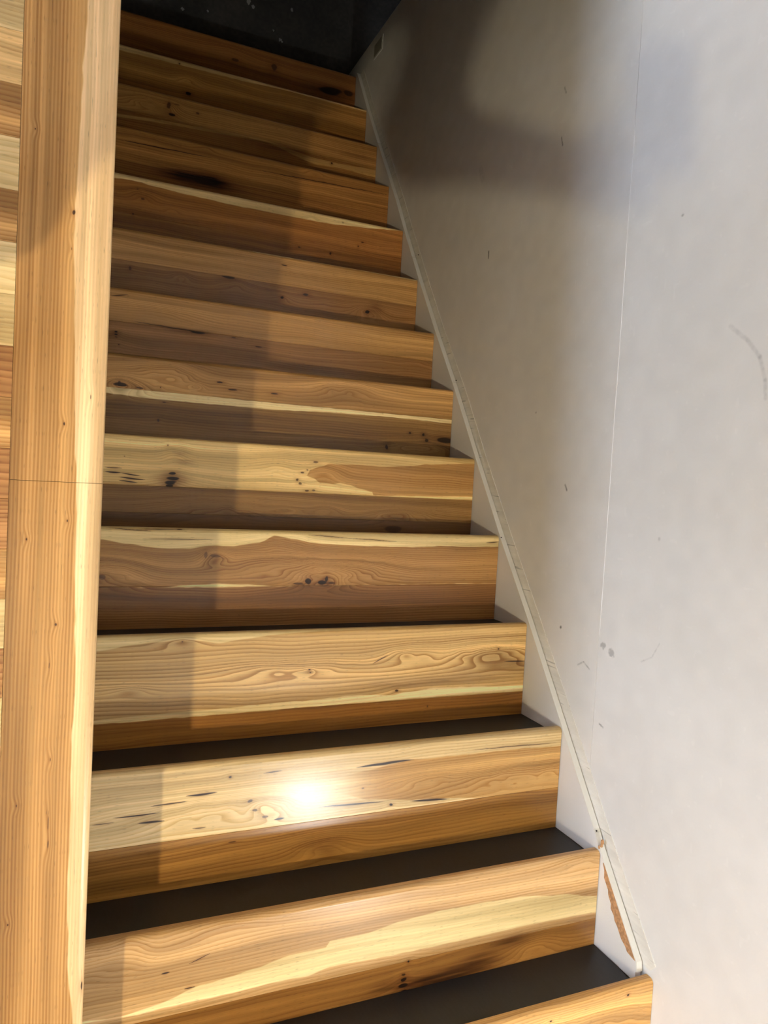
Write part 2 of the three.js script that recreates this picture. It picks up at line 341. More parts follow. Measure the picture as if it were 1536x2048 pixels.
// cellar
const cellarWall = new THREE.MeshStandardMaterial({ color: new THREE.Color().setRGB(0.36, 0.35, 0.33), roughness: 0.95 });   // bare grey block
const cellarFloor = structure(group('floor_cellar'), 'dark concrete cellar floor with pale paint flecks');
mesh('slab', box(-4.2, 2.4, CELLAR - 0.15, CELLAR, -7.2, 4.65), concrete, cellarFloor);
{
  const fleckPaint = new THREE.MeshStandardMaterial({ color: new THREE.Color().setRGB(0.3, 0.29, 0.26), roughness: 0.8 });
  for (const [x, z, r] of [[-0.898, -3.573, 0.008], [-0.771, -3.6, 0.006], [-0.56, -3.707, 0.013], [-0.535, -3.69, 0.01], [-0.325, -3.737, 0.008], [-0.381, -3.562, 0.008], [-0.37, -3.555, 0.006], [-0.42, -3.6, 0.005], [-1.02, -3.66, 0.005], [-0.65, -3.8, 0.008]]) {
    const s = new THREE.Shape(); for (let i = 0; i < 11; i++) { const a = i / 11 * Math.PI * 2, q = r * (0.6 + 0.8 * rnd()); i ? s.lineTo(q * Math.cos(a), q * Math.sin(a)) : s.moveTo(q, 0); }
    const g = new THREE.ExtrudeGeometry(s, { depth: 0.001, bevelEnabled: false }); g.rotateX(-Math.PI / 2); g.translate(x, CELLAR, z);
    mesh('paint_fleck', g, fleckPaint, cellarFloor);
  }
}
structure(mesh('wall_cellar_end', box(-4.2, 2.4, CELLAR, -0.3, -7.2, -7.05), cellarWall), 'grey end wall of the cellar');
structure(mesh('wall_cellar_side', box(2.25, 2.4, CELLAR, -0.3, -7.05, 4.5), cellarWall), 'grey side wall of the cellar');
structure(mesh('wall_cellar_left', box(-4.2, -4.05, CELLAR, -0.3, -7.05, 4.5), cellarWall), 'grey left wall of the cellar');
structure(mesh('ceiling_cellar', mergeGeometries([box(-4.2, 2.4, -0.36, -0.301, -7.05, HEADER - 0.01), box(WALL + 0.13, 2.4, -0.36, -0.301, HEADER - 0.01, 4.5)]), cellarWall), 'grey ceiling of the cellar');
structure(mesh('wall_stair_left', box(-1.43, LEFT - 0.001, CELLAR, -0.301, -3.485, 4.5), subfloor), 'unseen wall under the floor edge, coloured dark brown to cut bounced light');  // out of view; dark brown chosen to keep fill light low down the flight
structure(mesh('trim_2', box(LEFT - 0.02, LEFT - 0.001, -0.3, -0.031, HEADER, 0.02), subfloor), 'bare board closing the floor edge');

// ---------------------------------------------------------------- staircase
const FEATURES = {13:{seam:[[-1.07,0.2006],[-0.755,0.1852],[-0.541,0.1863],[-0.304,0.1818],[-0.143,0.1773],[-0.001,0.1843]],sap:[[[[-1.274,0.1557],[-1.209,0.1623],[-1.133,0.1523],[-1.049,0.1309],[-1.004,0.1293],[-0.926,0.1204],[-0.854,0.1073],[-0.77,0.1062],[-0.76,0.0944],[-0.667,0.0931],[-0.587,0.0807],[-0.491,0.0753],[-0.373,0.0757],[-0.248,0.0817],[-0.116,0.0985],[-0.003,0.1226]],[[-1.274,0.1598],[-1.175,0.1652],[-1.085,0.1637],[-0.987,0.1651],[-0.892,0.1626],[-0.81,0.1647],[-0.757,0.1549],[-0.598,0.1611],[-0.427,0.1623],[-0.242,0.1608],[-0.11,0.1636],[0.001,0.1671]]]],eyes:[[-1.278,0.0342,0.06,0.0646,1.3],[-1.194,0.0185,0.033,0.0456,1.0],[-0.998,0.0115,0.096,0.024,0.8],[-0.054,0.0183,0.084,0.0232,0.8],[-0.183,0.2206,0.063,0.0285,1.2]],knots:[[-0.567,0.2276,0.008,0.0048,1],[-0.568,0.2421,0.0132,0.0053,1],[-0.565,0.2584,0.009,0.0048,1],[-0.557,0.1855,0.003,0.0032,1],[-0.568,0.2154,0.0054,0.0032,0.7],[-0.583,0.2774,0.006,0.0042,0.6],[-0.724,-0.0778,0.0001,0.0,0]],stains:[[-0.52,0.2435,0.078,0.014,0.75],[-0.422,0.2415,0.091,0.0165,0.6],[-0.362,0.23,0.054,0.0224,0.5],[-0.265,0.1924,0.054,0.0148,0.55],[-0.444,0.2553,0.09,0.0088,0.5],[-0.621,0.2362,0.036,0.0212,0.3]],streaks:[[-1.131,0.089,-1.114,0.0884,0.0031],[-1.083,0.1318,-1.06,0.1315,0.002],[-1.074,0.0784,-1.033,0.0655,0.0012]]},
  12:{seam:[[-1.272,0.1728],[-1.125,0.1701],[-0.928,0.1727],[-0.731,0.1793],[-0.598,0.1714],[-0.358,0.1732],[0.001,0.1937]],heart:[[[[-0.71,0.0745],[-0.605,0.0606],[-0.484,0.0449],[-0.392,0.0467],[-0.265,0.0475],[-0.131,0.0479],[0.001,0.0533]],[[-0.709,0.1041],[-0.6,0.1387],[-0.477,0.1539],[-0.369,0.1637],[-0.256,0.1749],[-0.121,0.1848],[0.001,0.1888]]]],eyes:[[-0.857,0.1232,0.048,0.0287,1.6],[-1.008,0.1159,0.132,0.0312,1.5],[-0.098,0.1199,0.252,0.0336,1.6],[-0.442,0.1003,0.08,0.018,1.0],[-0.71,0.2436,0.072,0.0301,1.5]],knots:[[-0.964,0.0386,0.0032,0.0024,0.9],[-0.913,0.104,0.0072,0.0037,0.6],[-0.9,0.1279,0.0064,0.0033,0.5],[-0.873,0.1478,0.008,0.0033,0.5],[-0.952,0.1994,0.0096,0.0016,0.5],[-0.536,0.1606,0.0048,0.0031,1],[-0.618,0.1064,0.004,0.0022,0.4]],stains:[[-0.719,0.2423,0.055,0.021,0.3]],streaks:[[-1.064,0.0734,-0.995,0.0724,0.0058],[-1.143,0.0876,-1.064,0.0863,0.0027],[-1.223,0.104,-1.127,0.1053,0.0034],[-1.171,0.1231,-1.114,0.126,0.0055],[-1.272,0.1142,-1.223,0.1142,0.0011],[-1.048,0.153,-1.016,0.1544,0.0016],[-0.882,0.0377,-0.837,0.036,0.002],[-0.85,0.1578,-0.825,0.157,0.0057],[-0.635,0.0489,-0.48,0.0454,0.0073],[-0.477,0.1575,-0.364,0.1666,0.0062],[-0.733,0.1412,-0.563,0.1486,0.0038],[-0.291,0.0371,-0.025,0.0411,0.0014]]},
  11:{seam:[[-1.264,0.2211],[-1.027,0.2191],[-0.823,0.218],[-0.705,0.2155],[-0.524,0.2145],[-0.28,0.2132],[0.004,0.2152]],sap:[[[[-1.3,-0.03],[0,-0.03]],[[-1.263,0.0348],[-1.186,0.0244],[-1.112,0.0173],[-1.055,0.0134],[-1.02,0.0187],[-0.964,0.0269],[-0.915,0.0205],[-0.833,0.0109],[-0.716,0.0039],[-0.583,0.0012],[-0.394,-0.0038],[-0.244,-0.0074]]],[[[-1.264,0.2103],[-1.142,0.2061],[-0.988,0.2036],[-0.823,0.1989],[-0.706,0.1976],[-0.572,0.1916],[-0.454,0.1994],[-0.411,0.1933],[-0.308,0.1863],[0.003,0.1983]],[[-1.264,0.2211],[-1.027,0.2191],[-0.823,0.218],[-0.705,0.2155],[-0.524,0.2145],[-0.28,0.2132],[0.004,0.2152]]]],eyes:[[-0.763,0.109,0.168,0.0258,1.3],[-1.058,0.0213,0.06,0.016,0.8],[-1.182,0.1421,0.048,0.0117,0.7],[-0.399,0.0799,0.08,0.0248,1.6],[-0.127,0.0894,0.132,0.0329,2.4]],knots:[[-0.441,0.1869,0.006,0.004,0.7],[-0.101,0.0769,0.0042,0.0028,0.7],[-0.337,0.2413,0.0025,0.0036,0.5],[-0.712,0.1108,0.0036,0.0018,1],[-0.709,0.1188,0.0032,0.0017,0.9],[-1.06,0.0192,0.0024,0.002,0.5]],streaks:[[-0.076,0.1176,0.002,0.1204,0.0038],[-0.522,0.1029,-0.476,0.0801,0.0022]],stains:[[-0.031,0.1293,0.072,0.0096,0.35],[-0.384,0.1658,0.25,0.0117,0.25]]},
  10:{seam:[[-1.255,0.168],[-1.017,0.1686],[-0.724,0.1656],[-0.394,0.1622],[0.005,0.1605]],sap:[[[[-1.3,-0.03],[0,-0.03]],[[-1.256,0.0348],[-1.195,0.0455],[-1.1,0.058],[-1.022,0.057],[-0.97,0.0472],[-0.9,0.0478],[-0.824,0.0373],[-0.778,0.0152],[-0.731,0.022],[-0.729,0.0228],[-0.64,0.0364],[-0.547,0.0394],[-0.426,0.042],[-0.301,0.0425],[-0.223,0.0376],[-0.115,0.0389],[0.001,0.0372]]],[[[-1.255,0.1684],[-1.103,0.1688],[-1.017,0.1604],[-0.936,0.1579],[-0.852,0.1605],[-0.77,0.1661],[-0.723,0.1664],[0.005,0.161]],[[-1.255,0.168],[-1.017,0.1686],[-0.77,0.1674],[-0.724,0.1656],[0.005,0.1605]]]],eyes:[[-1.262,0.1189,0.114,0.048,2.2],[-0.95,0.0788,0.036,0.0252,1.5],[-0.773,0.0236,0.104,0.0344,1.2],[-0.783,0.0922,0.12,0.0387,1.3],[-0.626,0.1353,0.085,0.0396,1.8],[-0.524,0.113,0.15,0.0396,1.4]],knots:[[-0.668,0.1506,0.0104,0.0114,0.9],[-0.622,0.1561,0.0136,0.0062,0.9],[-0.609,0.1464,0.0045,0.0097,0.8],[-0.697,0.1592,0.016,0.004,0.5],[-0.592,0.1575,0.011,0.0041,0.5],[-1.052,0.0017,0.008,0.0016,0.9],[-0.948,0.0767,0.016,0.005,0.35],[-0.977,0.0749,0.0056,0.0126,0.35],[-1.253,0.1385,0.0096,0.008,0.4]],streaks:[[-1.147,0.0315,-0.962,0.0305,0.0012],[-1.167,0.0041,-1.048,0.0024,0.0012],[-1.245,0.0021,-1.129,0.0096,0.0016],[-0.673,0.0104,-0.539,0.0183,0.0013],[-0.539,0.0183,-0.383,0.0254,0.0013],[-0.05,0.0234,0.001,0.0206,0.0024]]},
  9:{seam:[[-1.25,0.1555],[-1.128,0.1517],[-0.974,0.1477],[-0.716,0.1526],[-0.534,0.1535],[-0.289,0.145],[-0.003,0.1369]],seam2:[[-1.246,0.2442],[-1.087,0.2451],[-0.889,0.2474],[-0.712,0.2467],[-0.383,0.2466],[-0.001,0.2446]],heart:[[[[-0.632,0.0949],[-0.617,0.0743],[-0.585,0.0615],[-0.553,0.0508],[-0.444,0.0476],[-0.37,0.0492],[-0.245,0.0396],[-0.193,0.031],[-0.003,0.0184]],[[-0.632,0.0949],[-0.606,0.101],[-0.582,0.1144],[-0.536,0.1166],[-0.512,0.111],[-0.479,0.1161],[-0.439,0.1278],[-0.395,0.1358],[-0.389,0.1483],[-0.289,0.145],[-0.003,0.1369]]]],eyes:[[-0.57,0.0806,0.064,0.0308,1.2],[-0.554,0.1998,0.06,0.018,1.2],[-0.285,0.209,0.11,0.0235,1.8],[-0.696,0.207,0.05,0.0107,1.0],[-1.048,0.0523,0.039,0.0312,0.8],[-0.911,0.2111,0.168,0.0369,1.7],[-0.729,0.0739,0.08,0.042,0.8]],knots:[[-1.058,0.1085,0.0112,0.004,1],[-1.055,0.1247,0.0208,0.0052,1],[-1.062,0.1378,0.0208,0.0088,1],[-1.063,0.1466,0.0112,0.004,1],[-1.073,0.0242,0.0015,0.002,0.7],[-1.196,0.0655,0.0016,0.0016,0.5],[-0.661,0.1082,0.005,0.0044,0.6],[-0.645,0.0846,0.007,0.0031,0.6],[-0.602,0.0471,0.0104,0.004,0.5],[-0.627,0.143,0.008,0.0031,0.6],[-0.604,0.1406,0.0064,0.0035,0.5],[-0.651,0.12,0.007,0.0039,0.5],[-0.628,0.075,0.004,0.0039,0.4],[-0.312,0.2632,0.04,0.0122,0.45]],stains:[[-1.037,0.0495,0.02,0.0056,0.3],[-1.024,0.0735,0.032,0.0088,0.35],[-1.053,0.1202,0.042,0.028,0.22]],streaks:[[-1.248,0.1134,-1.204,0.1157,0.0047],[-1.204,0.1157,-1.15,0.1217,0.0034],[-1.249,0.1004,-1.203,0.1016,0.0019],[-1.209,0.1283,-1.137,0.1329,0.0043],[-1.208,0.138,-1.157,0.1417,0.0035]]},
  8:{seam:[[-1.242,0.1086],[-1.013,0.1069],[-0.818,0.1131],[-0.716,0.1125],[-0.489,0.1125],[-0.246,0.1139],[-0.001,0.1143]],sap:[[[[-1.242,0.1086],[-1.013,0.1069],[-0.818,0.1131],[-0.716,0.1125],[-0.489,0.1125],[-0.246,0.1139],[-0.001,0.1143]],[[-1.243,0.131],[-1.072,0.1374],[-0.896,0.1369],[-0.715,0.1367],[-0.489,0.1279],[-0.246,0.1253],[-0.0,0.1285]]]],eyes:[[-1.203,0.0973,0.06,0.0333,2.0],[-1.068,0.0454,0.096,0.0418,1.8],[-0.968,0.0831,0.024,0.0098,0.9],[-0.466,0.035,0.14,0.0396,1.5],[-0.137,0.2259,0.13,0.0282,2.2],[-0.435,0.2418,0.13,0.0176,1.0]],knots:[[-1.203,0.0992,0.0225,0.0059,0.85],[-1.209,0.096,0.0056,0.0081,0.6],[-1.146,0.1051,0.012,0.0022,0.7],[-0.89,0.0608,0.0096,0.0027,1],[-0.848,0.0817,0.0152,0.0024,0.9],[-1.082,0.0972,0.0015,0.0019,0.8],[-1.069,0.1441,0.0066,0.0019,0.7],[-1.085,0.2048,0.0036,0.0046,0.7],[-0.701,0.0807,0.008,0.002,0.6],[-0.702,0.0808,0.0144,0.003,0.7],[-0.176,0.1775,0.006,0.0037,0.8],[-0.119,0.1802,0.0065,0.0055,1],[-0.267,0.237,0.007,0.0101,0.7],[-0.105,0.2002,0.008,0.0066,0.7],[-0.028,0.1947,0.035,0.0096,0.85]]},
  7:{seam:[[-1.233,0.1107],[-1.116,0.1111],[-0.964,0.1157],[-0.831,0.1175],[-0.657,0.1128],[-0.577,0.1269],[-0.384,0.129],[0.002,0.1106]],eyes:[[-1.079,0.0614,0.12,0.024,0.5],[-0.057,0.1174,0.08,0.0288,0.9],[-0.231,0.1325,0.15,0.0282,0.5]],knots:[[-1.217,0.1503,0.006,0.0028,1],[-1.217,0.1596,0.006,0.0027,1],[-1.216,0.1682,0.0048,0.0016,0.5],[-1.206,0.1929,0.0024,0.0024,0.5],[-0.722,0.1423,0.014,0.003,0.5],[-0.94,0.1179,0.028,0.005,0.9],[-0.814,0.1195,0.012,0.003,0.5]],streaks:[[-1.236,0.0318,-1.182,0.0189,0.0027],[-1.155,0.1082,-0.915,0.1168,0.0024]],stains:[[-1.037,0.119,0.16,0.0104,0.3]]},
  6:{seam:[[-1.228,0.1197],[-1.11,0.1073],[-0.983,0.1125],[-0.851,0.1156],[-0.76,0.1202],[-0.62,0.1135],[-0.537,0.1125],[-0.383,0.1121],[-0.25,0.1269],[0.005,0.1403]],sap:[[[[-1.3,-0.03],[0,-0.03]],[[-1.229,-0.0049],[-0.901,-0.0112],[-0.766,-0.0037],[-0.689,0.0052],[-0.389,0.0023],[-0.175,0.0047],[-0.001,0.0077]]]],eyes:[[-0.22,0.1691,0.065,0.03,2.0],[-0.381,0.1548,0.09,0.024,0.8],[-0.594,0.164,0.06,0.0188,0.6],[-0.986,0.1436,0.032,0.0172,1.0],[-0.782,0.1407,0.064,0.027,0.9]],knots:[[-0.593,0.1639,0.007,0.0056,1],[-0.495,0.138,0.011,0.0056,0.8],[-0.225,0.1699,0.01,0.0074,1],[-0.588,0.0363,0.013,0.0028,0.7],[-1.168,0.1424,0.0056,0.0069,0.5],[-0.806,0.1174,0.028,0.0054,0.8],[-0.984,0.0864,0.0,0.0,0]],stains:[[-0.188,0.1521,0.03,0.025,0.3]]},
  5:{seam:[[-1.224,0.1149],[-1.076,0.1074],[-0.86,0.1054],[-0.608,0.0968],[-0.394,0.1633],[0.001,0.152]],sap:[[[[-1.3,-0.03],[0,-0.03]],[[-1.225,0.0247],[-1.162,0.02],[-1.079,0.0264],[-0.951,0.0329],[-0.863,0.0352],[-0.728,0.0399],[-0.698,0.038],[-0.552,0.0382],[-0.452,0.0384],[-0.349,0.0362],[-0.19,0.0241],[-0.003,0.0051]]]],eyes:[[-1.124,0.0653,0.05,0.0252,0.8],[-1.009,0.103,0.03,0.0129,0.6],[-0.432,0.0251,0.03,0.0192,0.7]],knots:[[-1.121,0.084,0.0088,0.005,0.5],[-1.155,0.1481,0.0036,0.0052,0.6],[-1.141,0.0496,0.0032,0.0034,0.3],[-0.481,0.159,0.007,0.0038,0.6],[-0.192,0.089,0.0072,0.0029,0.6],[-0.212,0.11,0.004,0.0039,0.6],[-0.339,0.1614,0.004,0.0058,0.8],[-0.289,0.0203,0.003,0.0024,0.5]]},
  4:{seam:[[-1.216,0.1081],[-1.068,0.1024],[-0.839,0.0944],[-0.572,0.0855],[-0.401,0.1216],[-0.007,0.1066]],eyes:[[-0.867,0.0117,0.06,0.0184,0.7],[-1.115,0.0315,0.15,0.022,0.5],[-0.375,0.0142,0.048,0.015,0.6]],knots:[[-0.856,0.1517,0.065,0.0202,0.75]],stains:[[-0.884,0.1505,0.13,0.0276,1.0],[-0.953,0.1511,0.064,0.0184,0.9],[-0.813,0.1546,0.045,0.0202,0.9]],streaks:[[-1.2,0.0601,-0.841,0.0527,0.0035],[-0.615,0.0602,-0.011,0.0434,0.0029]]},
  3:{seam:[[-1.206,0.1352],[-0.965,0.1108],[-0.77,0.0964],[-0.537,0.103],[-0.358,0.1325],[-0.002,0.1099]],sap:[[[[-1.206,0.1352],[-1.059,0.1213],[-0.965,0.1156],[-0.719,0.1044],[-0.564,0.0989],[-0.324,0.1277],[-0.184,0.1272],[-0.004,0.1172]],[[-1.206,0.1492],[-1.059,0.1345],[-0.964,0.1285],[-0.718,0.1168],[-0.564,0.107],[-0.322,0.157],[-0.183,0.1487],[-0.002,0.1546]]]],eyes:[[-1.085,0.0561,0.076,0.0282,2.0],[-0.996,0.0508,0.04,0.024,0.9],[-0.474,0.0525,0.18,0.0312,0.5]],knots:[[-0.985,0.0866,0.018,0.0058,0.9],[-1.001,0.052,0.01,0.016,0.5],[-0.968,0.0367,0.015,0.0029,0.4],[-0.876,0.0529,0.008,0.0048,0.5],[-0.232,0.1348,0.0054,0.0048,0.8]],stains:[[-0.498,0.1212,0.168,0.0208,0.4],[-0.128,0.0711,0.144,0.027,0.25]]},
  2:{seam:[[-1.202,0.1104],[-0.881,0.1063],[-0.603,0.0999],[-0.254,0.0904]],sap:[[[[-1.3,-0.03],[0,-0.03]],[[-1.197,0.0294],[-0.885,0.0245],[-0.654,0.0223],[-0.461,0.0128]]]],eyes:[[-0.905,0.0765,0.054,0.0264,1.2]],knots:[[-0.897,0.1464,0.0144,0.008,0.9],[-0.943,0.0195,0.0045,0.0035,0.7]]},
  1:{seam:[[-1.193,0.1135],[-0.769,0.0872],[-0.419,0.0708],[0.003,0.062]],eyes:[[-0.673,0.0514,0.108,0.0285,0.6]],knots:[[-0.45,0.074,0.016,0.0196,0.5],[-0.652,0.0889,0.02,0.0096,0.4],[-0.139,0.1136,0.066,0.024,0.8],[-0.04,0.0987,0.033,0.0163,0.6]]}};
const SAP = [240, 212, 152];
const L1_ = [0.72, 0.62, 0.46], L2_ = [0.8, 0.7, 0.52];
const P = (base, line, freq, wave, contrast) => ({ base, line, freq, wave, contrast });
const LOOK = {
  13: { seam: 0.184, planks: [P([206, 164, 110], L2_, 130, 0.05, 0.8), P([176, 124, 60], L1_, 110, 0.05, 0.6)], sapColor: [236, 209, 150] },
  12: { seam: 0.176, planks: [P([230, 200, 146], L2_, 130, 0.05, 0.65), P([176, 126, 58], L1_, 120, 0.05, 0.8)], heartColor: [196, 150, 86], heartFade: 0.16 },
  11: { seam: 0.217, planks: [P([212, 172, 108], L1_, 95, 0.045, 1.1), P([164, 110, 46], L1_, 100, 0.06, 0.6)], sapColor: SAP },
  10: { seam: 0.165, planks: [P([174, 128, 72], L1_, 150, 0.05, 0.8), P([152, 106, 58], L1_, 130, 0.04, 0.9)], sapColor: [244, 216, 154] },
  9: { seam: 0.15, seam2: 0.232, planks: [P([234, 198, 130], L2_, 130, 0.05, 0.6), P([162, 122, 68], L2_, 150, 0.05, 0.7), P([122, 84, 44], L1_, 120, 0.05, 0.6)], heartColor: [186, 138, 76], heartFade: 0.01 },
  8: { seam: 0.111, planks: [P([196, 148, 86], L1_, 110, 0.06, 0.8), P([158, 119, 66], L1_, 110, 0.05, 0.9)], sapColor: SAP, sapPlank: 1 },
  7: { seam: 0.115, planks: [P([196, 148, 86], L2_, 140, 0.045, 0.8), P([176, 128, 74], L1_, 120, 0.05, 0.7)] },
  6: { seam: 0.115, planks: [P([194, 146, 84], L2_, 130, 0.045, 0.7), P([168, 121, 69], L1_, 120, 0.05, 0.7)], sapColor: SAP },
  5: { seam: 0.15, planks: [P([172, 114, 54], L1_, 120, 0.05, 0.7), P([168, 112, 54], L1_, 120, 0.05, 0.7)], sapColor: [236, 202, 140] },
  4: { seam: 0.14, planks: [P([178, 124, 62], L1_, 110, 0.05, 0.7), P([170, 116, 58], L1_, 110, 0.05, 0.7)] },
  3: { seam: 0.115, planks: [P([182, 132, 70], L1_, 110, 0.06, 0.7), P([172, 120, 62], L1_, 110, 0.05, 0.7)], sapColor: [206, 160, 92] },
  2: { seam: 0.15, planks: [P([180, 128, 62], L1_, 110, 0.05, 0.7), P([176, 122, 58], L1_, 110, 0.05, 0.7)], sapColor: [226, 186, 120] },
  1: { seam: 0.15, planks: [P([166, 108, 52], L1_, 110, 0.05, 0.7), P([160, 102, 48], L1_, 110, 0.05, 0.7)] },
  14: { seam: 0.1738, planks: [P([216, 166, 98], L2_, 120, 0.06, 0.9), P([200, 150, 90], L2_, 120, 0.06, 0.9)] },
};
const TX0 = -1.33, TX1 = 0.03, TD0 = -0.036, TD1 = 0.312;
const staircase = tag(group('staircase'), 'straight flight of glossy hickory treads with black painted risers', 'staircase');
const noseProfile = (t, to) => {
  const r = 0.012, q = 0.006, prof = [];
  prof.push([to, -t, 0.05], [q, -t, -0.034]);
  const front = [];
  for (let i = 1; i <= 3; i++) { const a = -Math.PI / 2 - i * Math.PI / 6; front.push([q + q * Math.cos(a), -t + q + q * Math.sin(a), -0.03 + i * 0.003]); }
  for (let i = 0; i <= 8; i++) { const a = Math.PI - i * Math.PI / 16; front.push([r + r * Math.cos(a), -r + r * Math.sin(a), r - r * (Math.PI / 2 - i * Math.PI / 16)]); }
  prof.push(...front, [r + 0.0012, 0, r + 0.0012], [to - 0.0018, 0, to - 0.0018], [to - 0.0006, 0, to - 0.0006], [to, -0.0006, to]);
  return prof.reverse();
};
const midProfile = (t, a, b) => [[a, -t, a], [a, -0.0006, a], [a + 0.0006, 0, a + 0.0006], [a + 0.0018, 0, a + 0.0018], [b - 0.0018, 0, b - 0.0018], [b - 0.0006, 0, b - 0.0006], [b, -0.0006, b], [b, -t, b]].reverse();
for (let k = 14; k >= 1; k--) {
  const L = LOOK[k], f = { ...(FEATURES[k] || {}), sapColor: L.sapColor, heartColor: L.heartColor, heartFade: L.heartFade, sapPlank: L.sapPlank };
  if (!L.sapColor) f.sap = [];
  if (k === 14) { f.knots = [[-0.055, 0.02, 0.004, 0.003, 0.9], [-0.28, 0.03, 0.003, 0.002, 0.8]]; f.eyes = [[-0.1, 0.09, 0.12, 0.05, 1.4], [-0.25, 0.05, 0.1, 0.03, 1]]; }
  const [y, z] = NOSE[k], back = k < 14 ? NOSE[k + 1][1] + 0.034 - z : 0.1738;
  const big = k >= 6;
  const cuts = [L.seam]; if (L.seam2) cuts.push(L.seam2); if (k < 14) cuts.push(back); else cuts.length = 1;
  const planks = L.planks.map((p, i) => ({ ...p, to: () => (i < cuts.length - 1 ? cuts[i] : 9) }));
  const map = woodFace(big ? 2048 : 1280, big ? 480 : 300, TX0, TX1, TD0, TD1, planks, f, 1000 + k * 101);
  const mat = woodMaterial(map, 2.5);
  const uvOf = (x, v) => [(x - TX0) / (TX1 - TX0), (v - TD0) / (TD1 - TD0)];
  const x0 = k === 14 ? EDGE : LEFT, x1 = k === 14 ? WALL - 0.001 : RIGHT;
  const tread = group(k === 14 ? 'landing_nosing' : 'tread', staircase);
  tread.position.set(0, y, z);
  let from = 0;
  cuts.forEach((c, i) => { mesh('plank', sweep(i ? midProfile(0.028, from, c - 0.0002) : noseProfile(0.028, c - 0.0002), x0, x1, uvOf, 0.5), mat, tread); from = c; });
}
for (let k = 1; k <= 14; k++) {                       // riser under the front of tread k
  const [y, z] = NOSE[k], foot = k > 1 ? NOSE[k - 1][0] : CELLAR;
  const g = box(LEFT, RIGHT, foot + 0.0003, y - 0.0285, z + 0.025, z + 0.04);
  mesh('riser', g, blackPaint, staircase);
}

// ---------------------------------------------------------------- skirt against the wall
const TOP = [[-3.39, -2.51], [-3.364, -2.49], [-3.125, -2.326], [-2.881, -2.147], [-2.506, -1.867], [-2.35, -1.762], [-2.081, -1.569], [-1.827, -1.38], [-1.572, -1.182], [-1.307, -0.99], [-1.035, -0.789], [-0.792, -0.597], [-0.521, -0.394], [-0.286, -0.221], [-0.244, -0.192], [-0.041, -0.038], [-0.0175, -0.035]];
const skirtPaint = new THREE.MeshStandardMaterial({ color: new THREE.Color().setRGB(0.77, 0.75, 0.72), roughness: 0.55, bumpMap: paintNoise, bumpScale: 0.0004 });
const stripPaint = new THREE.MeshStandardMaterial({ color: new THREE.Color().setRGB(0.78, 0.76, 0.7), roughness: 0.5, bumpMap: paintNoise, bumpScale: 0.0005 });
const trim = structure(group('trim_1'), 'white skirt board stepping down the wall with a thin strip on top');
function extrudeZY(pts, x0, x1) {                     // outline given as [z, y]
  const s = new THREE.Shape(pts.map(([z, y]) => new THREE.Vector2(-z, y)));
  const g = new THREE.ExtrudeGeometry(s, { depth: x1 - x0, bevelEnabled: false });
  g.rotateY(Math.PI / 2); g.translate(x0, 0, 0);
  return g;
}
